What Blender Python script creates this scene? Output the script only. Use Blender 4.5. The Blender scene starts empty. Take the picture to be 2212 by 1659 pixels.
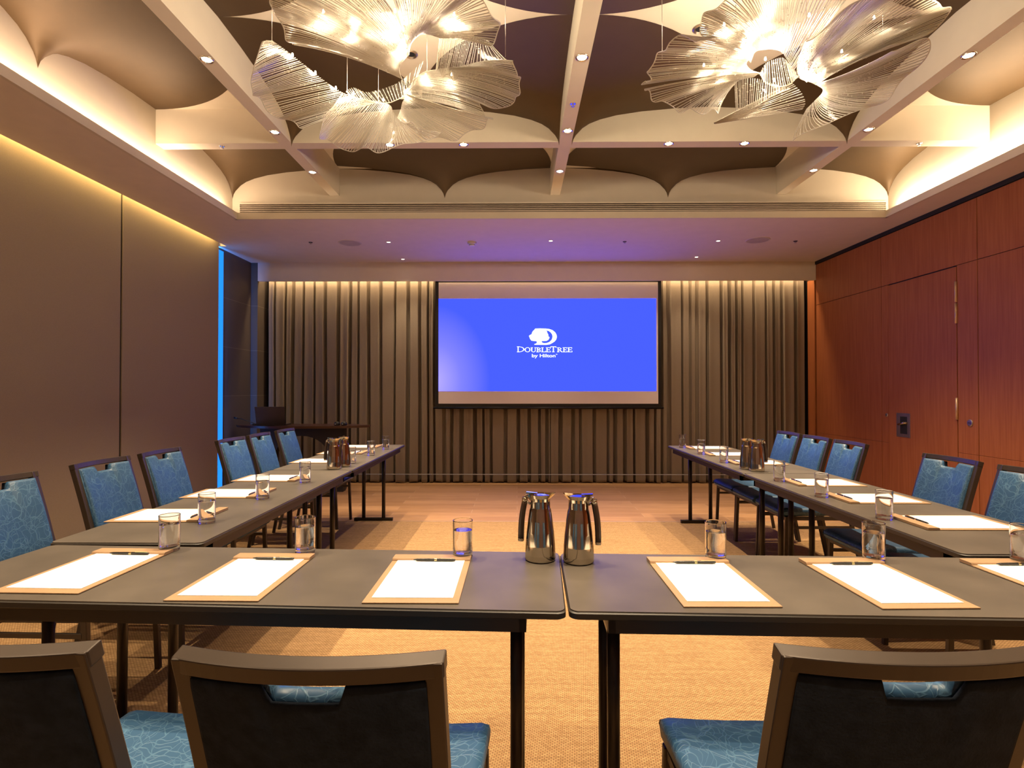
import bpy, math, random
from mathutils import Vector, Matrix
from mathutils.geometry import tessellate_polygon
random.seed(7)
PI = math.pi
sc = bpy.context.scene
COL = sc.collection
F = 1182.0; VX = 1117.0; VY = 843.0; H = 1.29     # focal length in pixels, vanishing point, eye height
def onz(px, py, z):                                # photo pixel -> point on the level plane z
    k = (z - H) / (VY - py)
    return Vector(((px - VX) * k, F * k, z))

# ------------------------------------------------------------------ materials
def new_mat(name):
    m = bpy.data.materials.new(name); m.use_nodes = True
    nt = m.node_tree; b = nt.nodes['Principled BSDF']
    return m, nt, b
def N(nt, t, **kw):
    n = nt.nodes.new(t)
    for k, v in kw.items():
        if k in n.inputs: n.inputs[k].default_value = v
        else: setattr(n, k, v)
    return n
def ramp(nt, fac, stops):
    r = nt.nodes.new('ShaderNodeValToRGB')
    el = r.color_ramp.elements
    while len(el) < len(stops): el.new(0.5)
    for e, (p, c) in zip(el, stops):
        e.position = p; e.color = (*c, 1)
    nt.links.new(fac, r.inputs[0]); return r.outputs[0]
def mat(name, base, rough=.5, metal=0, var=.08, scale=8, bump=0, bscale=200, spec=.5, coord='Object', stretch=(1,1,1), **kw):
    m, nt, b = new_mat(name)
    tc = N(nt, 'ShaderNodeTexCoord'); mp = N(nt, 'ShaderNodeMapping'); mp.inputs['Scale'].default_value = stretch
    nt.links.new(tc.outputs[coord], mp.inputs[0])
    no = N(nt, 'ShaderNodeTexNoise', Scale=scale, Detail=4.0)
    nt.links.new(mp.outputs[0], no.inputs['Vector'])
    lo = tuple(c * (1 - var) for c in base); hi = tuple(min(1, c * (1 + var)) for c in base)
    c = ramp(nt, no.outputs['Fac'], [(.3, lo), (.7, hi)])
    nt.links.new(c, b.inputs['Base Color'])
    b.inputs['Roughness'].default_value = rough; b.inputs['Metallic'].default_value = metal
    b.inputs['Specular IOR Level'].default_value = spec
    if bump:
        n2 = N(nt, 'ShaderNodeTexNoise', Scale=bscale, Detail=2.0); nt.links.new(mp.outputs[0], n2.inputs['Vector'])
        bp = N(nt, 'ShaderNodeBump', Strength=bump, Distance=.002)
        nt.links.new(n2.outputs['Fac'], bp.inputs['Height']); nt.links.new(bp.outputs[0], b.inputs['Normal'])
    for k, v in kw.items(): b.inputs[k.replace('_', ' ')].default_value = v
    return m
def emit(name, col, s):
    m, nt, b = new_mat(name)
    e = N(nt, 'ShaderNodeEmission', Strength=s); e.inputs[0].default_value = (*col, 1)
    nt.links.new(e.outputs[0], nt.nodes['Material Output'].inputs[0]); return m

M = {}
M['plaster'] = mat('plaster', (.82, .72, .60), .85, var=.02, spec=.2)
M['coffer'] = mat('coffer_white', (.74, .66, .54), .85, var=.02, spec=.2)
M['bronze'] = mat('bronze_vault', (.085, .051, .022), .52, .35, var=.05)
M['stone'] = None
M['black'] = mat('black_metal', (.012, .011, .010), .38, .3)
M['legblack'] = mat('leg_metal', (.03, .022, .018), .35, .6)
M['top'] = mat('table_laminate', (.080, .067, .054), .45, 0, var=.22, scale=5, spec=.55)
M['rim'] = mat('table_rim', (.02, .015, .012), .45)
M['apron'] = mat('apron_wood', (.022, .013, .009), .5, stretch=(1, 1, 8))
M['frame'] = mat('chair_frame', (.056, .041, .032), .4, .35)
M['navy'] = mat('navy_back', (.014, .021, .036), .8, spec=.12, var=.3, scale=40, bump=.4)
M['leather'] = mat('tan_leather', (.36, .225, .125), .5, bump=.3, bscale=400)
M['paper'] = mat('paper', (.93, .92, .90), .8, var=.01)
M['pen'] = mat('pen_black', (.02, .02, .02), .25)
M['brass'] = mat('brass', (.8, .65, .35), .2, 1)
M['steel'] = mat('polished_steel', (.60, .53, .43), .10, 1, var=.03)
M['steel_b'] = mat('steel_satin', (.55, .5, .45), .3, 1)
M['handle'] = mat('dark_handle', (.045, .022, .012), .35)
M['console'] = mat('console_wood', (.05, .018, .012), .3, stretch=(1, 6, 6))
M['laptop'] = mat('laptop_shell', (.05, .035, .03), .45, .3)
M['whitefix'] = mat('white_fitting', (.7, .62, .52), .5)
M['chrome'] = mat('chrome_ring', (.8, .75, .68), .15, 1)
M['lamp'] = emit('lamp_glow', (1, .86, .62), 14)
M['bulb'] = emit('bulb_glow', (1, .85, .6), 150)
M['dark'] = mat('dark_hole', (.01, .01, .01), .8)
M['hinge'] = mat('hinge_steel', (.7, .5, .34), .35, .5)
M['socketw'] = mat('socket_plastic', (.75, .72, .68), .4)
M['screenfab'] = mat('screen_fabric', (.88, .80, .78), .9, var=.01)
M['grille'] = mat('grille_metal', (.5, .42, .33), .6)
M['cable'] = mat('cable_steel', (.6, .55, .5), .3, .8)

def fabric_blue():
    m, nt, b = new_mat('blue_crackle_vinyl')
    tc = N(nt, 'ShaderNodeTexCoord')
    base = (.027, .082, .17)
    out = None
    for i, (s, st) in enumerate(((24, (1, .55, 1)), (17, (.5, 1, .8)), (30, (1, 1, .5)))):
        mp = N(nt, 'ShaderNodeMapping'); mp.inputs['Scale'].default_value = st
        mp.inputs['Rotation'].default_value = (.3 * i, .4 * i, .9 * i + .4)
        no = N(nt, 'ShaderNodeTexNoise', Scale=9.0)
        ad = N(nt, 'ShaderNodeMixRGB', blend_type='ADD'); ad.inputs[0].default_value = .12
        nt.links.new(tc.outputs['Object'], ad.inputs[1]); nt.links.new(tc.outputs['Object'], no.inputs['Vector'])
        nt.links.new(no.outputs['Color'], ad.inputs[2]); nt.links.new(ad.outputs[0], mp.inputs[0])
        v = N(nt, 'ShaderNodeTexVoronoi', feature='DISTANCE_TO_EDGE', Scale=float(s)); nt.links.new(mp.outputs[0], v.inputs['Vector'])
        lt = N(nt, 'ShaderNodeMapRange'); lt.inputs[1].default_value = .0; lt.inputs[2].default_value = .028
        lt.inputs[3].default_value = 1; lt.inputs[4].default_value = 0
        nt.links.new(v.outputs['Distance'], lt.inputs[0])
        if out is None: out = lt.outputs[0]
        else:
            mx = N(nt, 'ShaderNodeMath', operation='MAXIMUM'); nt.links.new(out, mx.inputs[0]); nt.links.new(lt.outputs[0], mx.inputs[1]); out = mx.outputs[0]
    c = ramp(nt, out, [(0, base), (1, (.07, .16, .265))])
    nt.links.new(c, b.inputs['Base Color']); b.inputs['Roughness'].default_value = .42
    bp = N(nt, 'ShaderNodeBump', Strength=.25, Distance=.002); nt.links.new(out, bp.inputs['Height']); nt.links.new(bp.outputs[0], b.inputs['Normal'])
    return m
M['blue'] = fabric_blue()

def carpet_mat():
    m, nt, b = new_mat('woven_carpet')
    tc = N(nt, 'ShaderNodeTexCoord')
    br = N(nt, 'ShaderNodeTexBrick', Scale=1.0); br.inputs['Brick Width'].default_value = .016; br.inputs['Row Height'].default_value = .0075
    br.inputs['Mortar Size'].default_value = .0016; br.inputs['Mortar Smooth'].default_value = .6; br.inputs['Bias'].default_value = 0
    br.inputs['Color1'].default_value = (.55, .345, .165, 1); br.inputs['Color2'].default_value = (.40, .243, .11, 1); br.inputs['Mortar'].default_value = (.17, .09, .04, 1)
    mp = N(nt, 'ShaderNodeMapping'); mp.inputs['Rotation'].default_value = (0, 0, .12)
    nt.links.new(tc.outputs['Object'], mp.inputs[0]); nt.links.new(mp.outputs[0], br.inputs['Vector'])
    no = N(nt, 'ShaderNodeTexNoise', Scale=1.0, Detail=3.0); mp2 = N(nt, 'ShaderNodeMapping'); mp2.inputs['Scale'].default_value = (3, 45, 1)
    nt.links.new(tc.outputs['Object'], mp2.inputs[0]); nt.links.new(mp2.outputs[0], no.inputs['Vector'])
    c2 = ramp(nt, no.outputs['Fac'], [(.3, (.78, .78, .78)), (.7, (1, 1, 1))])
    mx = N(nt, 'ShaderNodeMixRGB', blend_type='MULTIPLY'); mx.inputs[0].default_value = 1
    nt.links.new(br.outputs['Color'], mx.inputs[1]); nt.links.new(c2, mx.inputs[2]); nt.links.new(mx.outputs[0], b.inputs['Base Color'])
    b.inputs['Roughness'].default_value = .9; b.inputs['Specular IOR Level'].default_value = .15
    bp = N(nt, 'ShaderNodeBump', Strength=.6, Distance=.003, invert=True); nt.links.new(br.outputs['Fac'], bp.inputs['Height']); nt.links.new(bp.outputs[0], b.inputs['Normal'])
    return m
M['carpet'] = carpet_mat()
def planks():
    m, nt, b = new_mat('oak_planks')
    tc = N(nt, 'ShaderNodeTexCoord')
    br = N(nt, 'ShaderNodeTexBrick', Scale=1.0, offset=.37); br.inputs['Brick Width'].default_value = 1.3; br.inputs['Row Height'].default_value = .16
    br.inputs['Mortar Size'].default_value = .0025; br.inputs['Bias'].default_value = 0
    br.inputs['Color1'].default_value = (.46, .26, .12, 1); br.inputs['Color2'].default_value = (.33, .175, .075, 1); br.inputs['Mortar'].default_value = (.5, .33, .2, 1)
    nt.links.new(tc.outputs['Object'], br.inputs['Vector'])
    mp = N(nt, 'ShaderNodeMapping'); mp.inputs['Scale'].default_value = (2, 26, 1)
    no = N(nt, 'ShaderNodeTexNoise', Scale=1.5, Detail=6.0); nt.links.new(tc.outputs['Object'], mp.inputs[0]); nt.links.new(mp.outputs[0], no.inputs['Vector'])
    c2 = ramp(nt, no.outputs['Fac'], [(.3, (.7, .66, .62)), (.65, (1, 1, 1))])
    mx = N(nt, 'ShaderNodeMixRGB', blend_type='MULTIPLY'); mx.inputs[0].default_value = .8
    nt.links.new(br.outputs['Color'], mx.inputs[1]); nt.links.new(c2, mx.inputs[2]); nt.links.new(mx.outputs[0], b.inputs['Base Color'])
    b.inputs['Roughness'].default_value = .5; b.inputs['Specular IOR Level'].default_value = .3
    return m
M['planks'] = planks()
def wood_wall():
    m, nt, b = new_mat('red_veneer')
    tc = N(nt, 'ShaderNodeTexCoord'); mp = N(nt, 'ShaderNodeMapping'); mp.inputs['Scale'].default_value = (30, 30, 1.2)
    no = N(nt, 'ShaderNodeTexNoise', Scale=2.2, Detail=6.0); nt.links.new(tc.outputs['Object'], mp.inputs[0]); nt.links.new(mp.outputs[0], no.inputs['Vector'])
    c = ramp(nt, no.outputs['Fac'], [(.25, (.31, .092, .028)), (.75, (.42, .142, .048))])
    nt.links.new(c, b.inputs['Base Color']); b.inputs['Roughness'].default_value = .5; b.inputs['Specular IOR Level'].default_value = .3
    return m
M['veneer'] = wood_wall()
M['panelfab'] = mat('wall_fabric', (.33, .262, .195), .95, var=.10, scale=420, bump=.5, bscale=600, spec=.1)
def stone():
    m, nt, b = new_mat('dark_stone')
    tc = N(nt, 'ShaderNodeTexCoord'); br = N(nt, 'ShaderNodeTexBrick', Scale=1.0, offset=0.0)
    mp = N(nt, 'ShaderNodeMapping'); mp.inputs['Rotation'].default_value = (PI / 2, 0, PI / 2)
    sx = N(nt, 'ShaderNodeSeparateXYZ'); cx = N(nt, 'ShaderNodeCombineXYZ')
    nt.links.new(tc.outputs['Object'], sx.inputs[0]); nt.links.new(sx.outputs[1], cx.inputs[0]); nt.links.new(sx.outputs[2], cx.inputs[1])
    br.inputs['Brick Width'].default_value = 3.0; br.inputs['Row Height'].default_value = .61; br.inputs['Mortar Size'].default_value = .003
    br.inputs['Color1'].default_value = (.10, .078, .06, 1); br.inputs['Color2'].default_value = (.085, .066, .05, 1); br.inputs['Mortar'].default_value = (.2, .165, .13, 1)
    nt.links.new(cx.outputs[0], br.inputs['Vector']); nt.links.new(br.outputs['Color'], b.inputs['Base Color'])
    b.inputs['Roughness'].default_value = .55
    return m
M['stone'] = stone()
def curtain_mat():
    m, nt, b = new_mat('sheer_taupe')
    out = nt.nodes['Material Output']
    tc = N(nt, 'ShaderNodeTexCoord'); no = N(nt, 'ShaderNodeTexNoise', Scale=350.0)
    nt.links.new(tc.outputs['Object'], no.inputs['Vector'])
    c = ramp(nt, no.outputs['Fac'], [(.3, (.33, .265, .195)), (.7, (.41, .335, .255))])
    nt.links.new(c, b.inputs['Base Color']); b.inputs['Roughness'].default_value = .8; b.inputs['Specular IOR Level'].default_value = .2
    tl = N(nt, 'ShaderNodeBsdfTranslucent'); nt.links.new(c, tl.inputs[0])
    mx = N(nt, 'ShaderNodeMixShader'); mx.inputs[0].default_value = .35
    nt.links.new(b.outputs[0], mx.inputs[1]); nt.links.new(tl.outputs[0], mx.inputs[2]); nt.links.new(mx.outputs[0], out.inputs[0])
    return m
M['curtain'] = curtain_mat()
def glassy(name, tr, tint, rough=.02, dif=0.0, tl=0.0, gl=.3):
    """thin clear sheet: transparent with fresnel gloss and a little scattering"""
    m, nt, b = new_mat(name); out = nt.nodes['Material Output']
    t = N(nt, 'ShaderNodeBsdfTransparent'); t.inputs[0].default_value = (*tint, 1)
    g = N(nt, 'ShaderNodeBsdfGlossy', Roughness=rough); g.inputs[0].default_value = (1, .97, .92, 1)
    fr = N(nt, 'ShaderNodeLayerWeight', Blend=gl)
    m1 = N(nt, 'ShaderNodeMixShader'); nt.links.new(fr.outputs['Facing'], m1.inputs[0])
    nt.links.new(t.outputs[0], m1.inputs[1]); nt.links.new(g.outputs[0], m1.inputs[2]); last = m1
    if dif:
        d = N(nt, 'ShaderNodeBsdfDiffuse'); d.inputs[0].default_value = (.95, .9, .8, 1)
        tr_ = N(nt, 'ShaderNodeBsdfTranslucent'); tr_.inputs[0].default_value = (.95, .9, .8, 1)
        m3 = N(nt, 'ShaderNodeMixShader'); m3.inputs[0].default_value = tl
        nt.links.new(d.outputs[0], m3.inputs[1]); nt.links.new(tr_.outputs[0], m3.inputs[2])
        m2 = N(nt, 'ShaderNodeMixShader'); m2.inputs[0].default_value = dif
        nt.links.new(last.outputs[0], m2.inputs[1]); nt.links.new(m3.outputs[0], m2.inputs[2]); last = m2
    nt.links.new(last.outputs[0], out.inputs[0]); return m
M['glass'] = mat('drinking_glass', (1, 1, 1), .0, 0, var=0, Transmission_Weight=1.0, IOR=1.45)
M['water'] = mat('water', (1, 1, 1), .0, 0, var=0, Transmission_Weight=1.0, IOR=1.33)
M['petal'] = glassy('rib_glass', 0, (.98, .97, .95), .15, .022, .5, .12)
M['rib'] = glassy('rib_thread', 0, (.97, .96, .92), .2, .6, .5, .35)

# ------------------------------------------------------------------ mesh helpers
class MB:
    def __init__(s): s.v = []; s.f = []; s.sm = []
    def add(s, vs, fs, smooth=False):
        o = len(s.v); s.v += [tuple(v) for v in vs]; s.f += [tuple(i + o for i in f) for f in fs]; s.sm += [smooth] * len(fs); return s
    def box(s, x0, x1, y0, y1, z0, z1):
        return s.add([(x0,y0,z0),(x1,y0,z0),(x1,y1,z0),(x0,y1,z0),(x0,y0,z1),(x1,y0,z1),(x1,y1,z1),(x0,y1,z1)],
              [(0,3,2,1),(4,5,6,7),(0,1,5,4),(1,2,6,5),(2,3,7,6),(3,0,4,7)])
    def quad(s, a, b, c, d): return s.add([a, b, c, d], [(0, 1, 2, 3)])
    def lathe(s, prof, n=24, c=(0,0,0), closed=False):
        P2 = [prof[0]]
        for (r0, z0), (r1, z1) in zip(prof[:-1], prof[1:]):
            L = math.hypot(r1 - r0, z1 - z0)
            if L > .006:
                e = min(.0012, L * .1) / L
                P2 += [(r0 + (r1 - r0) * e, z0 + (z1 - z0) * e), (r0 + (r1 - r0) * (1 - e), z0 + (z1 - z0) * (1 - e))]
            P2.append((r1, z1))
        prof = P2; vs = []; k = len(prof)
        for i in range(n):
            a = 2 * PI * i / n
            for r, z in prof: vs.append((c[0] + r * math.cos(a), c[1] + r * math.sin(a), c[2] + z))
        fs = []
        for i in range(n):
            j = (i + 1) % n
            for q in range(k if closed else k - 1):
                q2 = (q + 1) % k
                fs.append((i*k+q, j*k+q, j*k+q2, i*k+q2))
        return s.add(vs, fs, True)
    def loft(s, rings, closed=True, caps=True, smooth=True):
        k = len(rings[0]); vs = [p for r in rings for p in r]; fs = []
        for i in range(len(rings) - 1):
            for q in range(k if closed else k - 1):
                q2 = (q + 1) % k
                fs.append((i*k+q, i*k+q2, (i+1)*k+q2, (i+1)*k+q))
        if caps and closed:
            fs.append(tuple(reversed(range(k)))); fs.append(tuple((len(rings)-1)*k + q for q in range(k)))
        return s.add(vs, fs, smooth)
    def tube(s, path, r, n=8, r2=None, caps=True, smooth=True):
        path = [Vector(p) for p in path]; rings = []; L = len(path)
        up = Vector((0, 0, 1)); prev = None
        for i, p in enumerate(path):
            d = (path[min(i+1, L-1)] - path[max(i-1, 0)])
            d = d.normalized() if d.length > 1e-9 else Vector((0, 0, 1))
            if prev is None:
                a = d.orthogonal().normalized()
            else:
                a = (prev - d * prev.dot(d)); a = a.normalized() if a.length > 1e-6 else d.orthogonal().normalized()
            prev = a; b = d.cross(a)
            rr = r if r2 is None else r + (r2 - r) * i / (L - 1)
            rings.append([p + a * (rr * math.cos(2*PI*q/n)) + b * (rr * math.sin(2*PI*q/n)) for q in range(n)])
        return s.loft(rings, True, caps, smooth)
    def bar(s, a, b, wx, wy, up=(0, 1, 0)):
        """rectangular bar from a to b: wx across, wy along 'up'"""
        a = Vector(a); b = Vector(b); d = (b - a).normalized(); u = Vector(up); u = (u - d * u.dot(d)).normalized(); x = d.cross(u)
        vs = [p + x * sx * wx / 2 + u * sy * wy / 2 for p in (a, b) for sx, sy in ((-1,-1),(1,-1),(1,1),(-1,1))]
        return s.add(vs, [(3,2,1,0),(4,5,6,7),(0,1,5,4),(1,2,6,5),(2,3,7,6),(3,0,4,7)])
    def build(s, name, m, parent=None, loc=None, rz=0, bevel=0, seg=2):
        me = bpy.data.meshes.new(name); me.from_pydata(s.v, [], s.f)
        me.polygons.foreach_set('use_smooth', s.sm); me.validate(); me.update()
        if m: me.materials.append(m)
        o = bpy.data.objects.new(name, me); COL.objects.link(o)
        if parent: o.parent = parent
        if loc is not None: o.location = loc
        o.rotation_euler.z = rz
        if bevel:
            b = o.modifiers.new('bevel', 'BEVEL'); b.width = bevel; b.segments = seg; b.limit_method = 'ANGLE'; b.angle_limit = .6
        return o
def tag(o, label=None, cat=None, group=None, kind=None):
    if label: o['label'] = label
    if cat: o['category'] = cat
    if group: o['group'] = group
    if kind: o['kind'] = kind
    return o
def thing(name, label, cat, loc=(0,0,0), rz=0, group=None):
    o = bpy.data.objects.new(name, None); COL.objects.link(o); o.location = loc; o.rotation_euler.z = rz
    o.empty_display_size = .1
    return tag(o, label, cat, group)
def dup(root, loc, rz, label, group=None):
    r = root.copy(); COL.objects.link(r); r.location = loc; r.rotation_euler.z = rz; r['label'] = label
    if group: r['group'] = group
    for ch in list(root.children):
        c = ch.copy(); COL.objects.link(c); c.parent = r
        for g in list(ch.children):
            d = g.copy(); COL.objects.link(d); d.parent = c
    return r
def struct(o, label=None, cat=None):
    o['kind'] = 'structure'
    if label: o['label'] = label
    if cat: o['category'] = cat
    return o

# ------------------------------------------------------------------ room shell
XL, XR, XS = -3.58, 4.04, -3.63        # fabric wall, veneer wall, stone wall
YF, YN = 7.95, -2.7
ZS, ZC, ZB = 3.03, 3.60, 3.315         # soffit, coffer ceiling, underside of beams
CX0, CX1, CY0, CY1 = -2.97, 3.83, -1.24, 5.66   # coffer walls
LX0, LX1, LY0, LY1 = -2.87, 3.73, -1.14, 5.54   # inner edge of the soffit
YC = 5.37                               # carpet edge
struct(MB().box(XS - .1, XR + .1, YC - .02, YF + .1, -.1, 0).build('floor', M['planks']), 'light brown oak plank floor before the curtain', 'floor')
cp = MB().box(XS - .1, XR + .1, YN - .1, YC, -.1, 0.004).build('floor_carpet', M['carpet']); struct(cp, 'beige woven carpet under the tables', 'carpet')
struct(MB().box(XL, XR, YC - .004, YC + .012, 0, .006).build('trim_1', M['hinge']), 'thin metal strip between carpet and plank floor', 'trim')
# left fabric wall: three panels with dark joints
wl = MB(); wl.box(XL - .045, XL - .012, YN, 6.50, 0, 3.4)
wl = wl.build('wall_left', M['dark']); struct(wl, 'taupe fabric-panelled left wall', 'wall')
for a, b in ((YN, 1.2), (1.21, 2.0), (2.4, 4.898), (4.922, 6.52)):
    if a == 2.4: a = 2.013
    MB().box(XL - .03, XL, a, b, 0, 3.4).build('fabric_panel', M['panelfab'], wl, bevel=.004)
struct(MB().box(XS - .1, XS, YN, YF + .1, -.05, 3.4).build('wall_left_stone', M['stone']), 'dark stone return wall beyond the blue light', 'wall')
struct(MB().box(XS - .1, XR + .1, YF, YF + .1, -.05, 3.4).build('wall_back', M['dark']), 'dark wall behind the curtain', 'wall')
struct(MB().box(XS - .1, XR + .1, YN - .1, YN, -.05, 3.8).build('wall_front', M['plaster']), 'wall behind the viewer', 'wall')
# right veneer wall
wr = MB().box(XR + .012, XR + .1, YN, YF, 0, 3.4).build('wall_right', M['dark']); struct(wr, 'reddish wood veneer right wall of folding panels', 'wall')
ys = [YN, -.245, 1.025, 2.295, 3.56, 4.83, 6.10, 7.42]
for a, b in zip(ys[:-1], ys[1:]):
    a += .003; b -= .003
    if abs(a - 4.833) < .01:     # the panel with the door
        MB().box(XR, XR + .03, 5.985 + .003, b, .72, 2.436).build('veneer_panel', M['veneer'], wr, bevel=.002)
        MB().box(XR, XR + .03, a, 5.057 - .003, .72, 2.436).build('veneer_panel', M['veneer'], wr, bevel=.002)
        MB().box(XR, XR + .03, 5.985 + .003, b, 0.01, .718).build('veneer_panel', M['veneer'], wr, bevel=.002)
        MB().box(XR, XR + .03, a, 5.057 - .003, 0.01, .718).build('veneer_panel', M['veneer'], wr, bevel=.002)
    else:
        MB().box(XR, XR + .03, a, b, .01, .719).build('veneer_panel', M['veneer'], wr, bevel=.002)
        MB().box(XR, XR + .03, a, b, .721, 2.435).build('veneer_panel', M['veneer'], wr, bevel=.002)
    MB().box(XR, XR + .03, a, b, 2.440, 2.985).build('veneer_panel', M['veneer'], wr, bevel=.002)
MB().box(XR - .01, XR + .03, 7.44, 7.62, 0, 2.8).build('veneer_return', M['veneer'], wr)
struct(MB().box(XR - .012, XR + .03, YN, 7.42, 2.99, ZS).build('trim_2', M['dark']), 'black folding-wall track along the right wall top', 'trim')
door = MB().box(XR - .002, XR + .028, 5.060, 5.982, .012, 2.428).build('door_1', M['veneer'], bevel=.002); struct(door, 'flush wood veneer pass door in the right wall', 'door')
for z0, z1 in ((1.905, 2.09), (2.10, 2.29), (1.02, 1.22)):
    MB().tube([(XR - .006, 5.06, z0), (XR - .006, 5.06, z1)], .011, 8).build('hinge', M['hinge'], door)
hp = MB().box(XR - .008, XR - .001, 5.66, 5.86, .80, 1.05)
hp = hp.build('handle_plate', M['steel_b'], door, bevel=.002)
MB().box(XR - .0095, XR - .0075, 5.70, 5.80, .835, 1.015).build('recess', M['dark'], hp)
MB().tube([(XR - .012, 5.70, .95), (XR - .03, 5.72, .95), (XR - .03, 5.80, .93)], .012, 8).build('handle', M['steel'], hp)
for (y, z, r, lb) in ((4.92, .998, .032, 'round steel lock disc on the veneer wall right of the door'), (6.02, 1.02, .02, 'small round steel lock disc on the veneer wall left of the door')):
    t = thing('lock_disc', lb, 'lock', (XR - .0, y, z))
    d = MB().lathe([(0.0001, .008), (r * .8, .008), (r, .004), (r, 0)], 20); o = d.build('disc', M['steel_b'], t); o.rotation_euler = (0, -PI / 2, 0)
    d = MB().box(-.003, .003, -r * .5, r * .5, .007, .010); o = d.build('slot', M['dark'], t); o.rotation_euler = (0, -PI / 2, 0)

# ceiling: soffit with coffer opening
SX0 = -3.50
c = MB()
c.box(SX0, LX0, YN, YF, ZS, ZS + .05); c.box(LX1, XR + .1, YN, YF, ZS, ZS + .05)
c.box(LX0, LX1, LY1, YF, ZS, ZS + .05); c.box(LX0, LX1, YN, LY0, ZS, ZS + .05)
c.box(XS - .1, SX0, 6.56, YF, ZS, ZS + .05)
c.box(XS - .1, SX0, YN, 6.56, ZS + .16, ZS + .2); c.box(SX0 - .01, SX0, YN, 6.56, ZS, ZS + .2)
ceil = c.build('ceiling', M['plaster']); struct(ceil, 'cream soffit ceiling around the recessed coffers', 'ceiling')
l = MB()
t_ = .025; lz0, lz1 = ZS + .001, ZS + .065
l.box(LX0 - .001, LX0 + t_, LY0, LY1, lz0 - .003, lz1); l.box(LX1 - t_, LX1 + .001, LY0, LY1, lz0 - .003, lz1)
l.box(LX0, LX1, LY1 - t_, LY1 + .001, lz0 - .003, lz1); l.box(LX0, LX1, LY0 - .001, LY0 + t_, lz0 - .003, lz1)
l.build('cove_lip', M['coffer'], ceil)
w = MB()
w.box(CX0 - .05, CX0, CY0 - .05, CY1 + .05, ZS + .04, ZC + .05); w.box(CX1, CX1 + .05, CY0 - .05, CY1 + .05, ZS + .04, ZC + .05)
w.box(CX0, CX1, CY1, CY1 + .05, ZS + .04, ZC + .05); w.box(CX0, CX1, CY0 - .05, CY0, ZS + .04, ZC + .05)
w.build('coffer_side', M['coffer'], ceil)
MB().box(CX0 - .05, CX1 + .05, CY0 - .05, CY1 + .05, ZC, ZC + .05).build('upper_ceiling', M['coffer'], ceil)
BX = (-1.90, .395, 2.73); BY = (4.50, 2.18, -.14); BW = .05
for x in BX: MB().box(x - BW, x + BW, CY0, CY1, ZB, ZC).build('beam', M['coffer'], ceil)
for y in BY: MB().box(CX0, CX1, y - BW - .005, y + BW + .005, ZB + .0005, ZC).build('beam', M['coffer'], ceil)
GP = [(0, 0), (.004, .06), (.012, .16), (.03, .27), (.078, .45), (.13, .57), (.208, .68), (.33, .79), (.51, .885), (.75, .96), (1, 1)]
def gprof(t):
    for (a, b), (c_, d) in zip(GP[:-1], GP[1:]):
        if t <= c_: return b + (d - b) * (t - a) / (c_ - a)
    return 1
def vault(cx, cy, x0, x1, y0, y1, R=1.105):
    a0s = {}
    z0 = ZB - .03
    def ang_ok(a): return x0 - 1e-6 <= cx + .01 * math.cos(a) <= x1 + 1e-6 and y0 - 1e-6 <= cy + .01 * math.sin(a) <= y1 + 1e-6
    na = 96; angs = [2 * PI * i / na for i in range(na + 1)]
    ok = [a for a in angs if ang_ok(a)]
    # contiguous span, allowing wrap
    if ok and ok[0] == 0 and ok[-1] == angs[-1]:
        hi = [a for a in ok if a > PI]; lo = [a for a in ok if a <= PI]; ok = [a - 2 * PI for a in hi] + [a for a in lo if a > 0]
    tt = [0, .002, .004, .008, .012, .02, .03, .045, .06, .078, .1, .13, .165, .208, .26, .33, .42, .51, .62, .75, .87, 1]
    vs = []
    for a in ok:
        ca, sa = math.cos(a), math.sin(a); rm = R
        if ca > 1e-6: rm = min(rm, (x1 - cx) / ca)
        if ca < -1e-6: rm = min(rm, (x0 - cx) / ca)
        if sa > 1e-6: rm = min(rm, (y1 - cy) / sa)
        if sa < -1e-6: rm = min(rm, (y0 - cy) / sa)
        rm = max(rm, 0)
        for t in tt:
            r = min(t * R, rm)
            vs.append((cx + r * ca, cy + r * sa, z0 + (ZC - .002 - z0) * gprof(r / R)))
    k = len(tt); fs = []
    for i in range(len(ok) - 1):
        for q in range(k - 1): fs.append((i*k+q, (i+1)*k+q, (i+1)*k+q+1, i*k+q+1))
    MB().add(vs, fs, True).build('bronze_vault', M['bronze'], ceil)
g = .001
cols = [(CX0 + g, BX[0] - BW - g), (BX[0] + BW + g, BX[1] - BW - g), (BX[1] + BW + g, BX[2] - BW - g), (BX[2] + BW + g, CX1 - g)]
B2 = BW + .005
rows = [(BY[0] + B2 + g, CY1 - g), (BY[1] + B2 + g, BY[0] - B2 - g), (BY[2] + B2 + g, BY[1] - B2 - g), (CY0 + g, BY[2] - B2 - g)]
for ci, (x0, x1) in enumerate(cols):
    for ri, (y0, y1) in enumerate(rows):
        ex = ci in (0, 3); ey = ri in (0, 3)
        mx, my = (x0 + x1) / 2, (y0 + y1) / 2
        fx = x0 if ci == 0 else x1; fy = y1 if ri == 0 else y0
        if ex and ey: vault(fx, fy, x0, x1, y0, y1)
        elif ex: vault(fx, my, x0, x1, y0, y1)
        elif ey: vault(mx, fy, x0, x1, y0, y1)
        else:
            for a in (x0, x1):
                for b in (y0, y1): vault(a, b, x0, x1, y0, y1)
# bulkhead above the curtain
bk = MB(); bk.box(-3.54, XR, 7.42, 7.46, 2.78, ZS); bk.box(-3.54, XR, 7.46, YF, ZS - .03, ZS)
struct(bk.build('trim_3', M['plaster']), 'cream bulkhead above the curtain', 'trim')
struct(MB().box(XS, XR, YF - .02, YF, 0, .12).build('baseboard_back', M['plaster']))
MB().box(XS, -3.54, 7.42, YF, 0, ZS).build('stone_pilaster', M['stone'], bpy.data.objects['wall_left_stone'])
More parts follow.
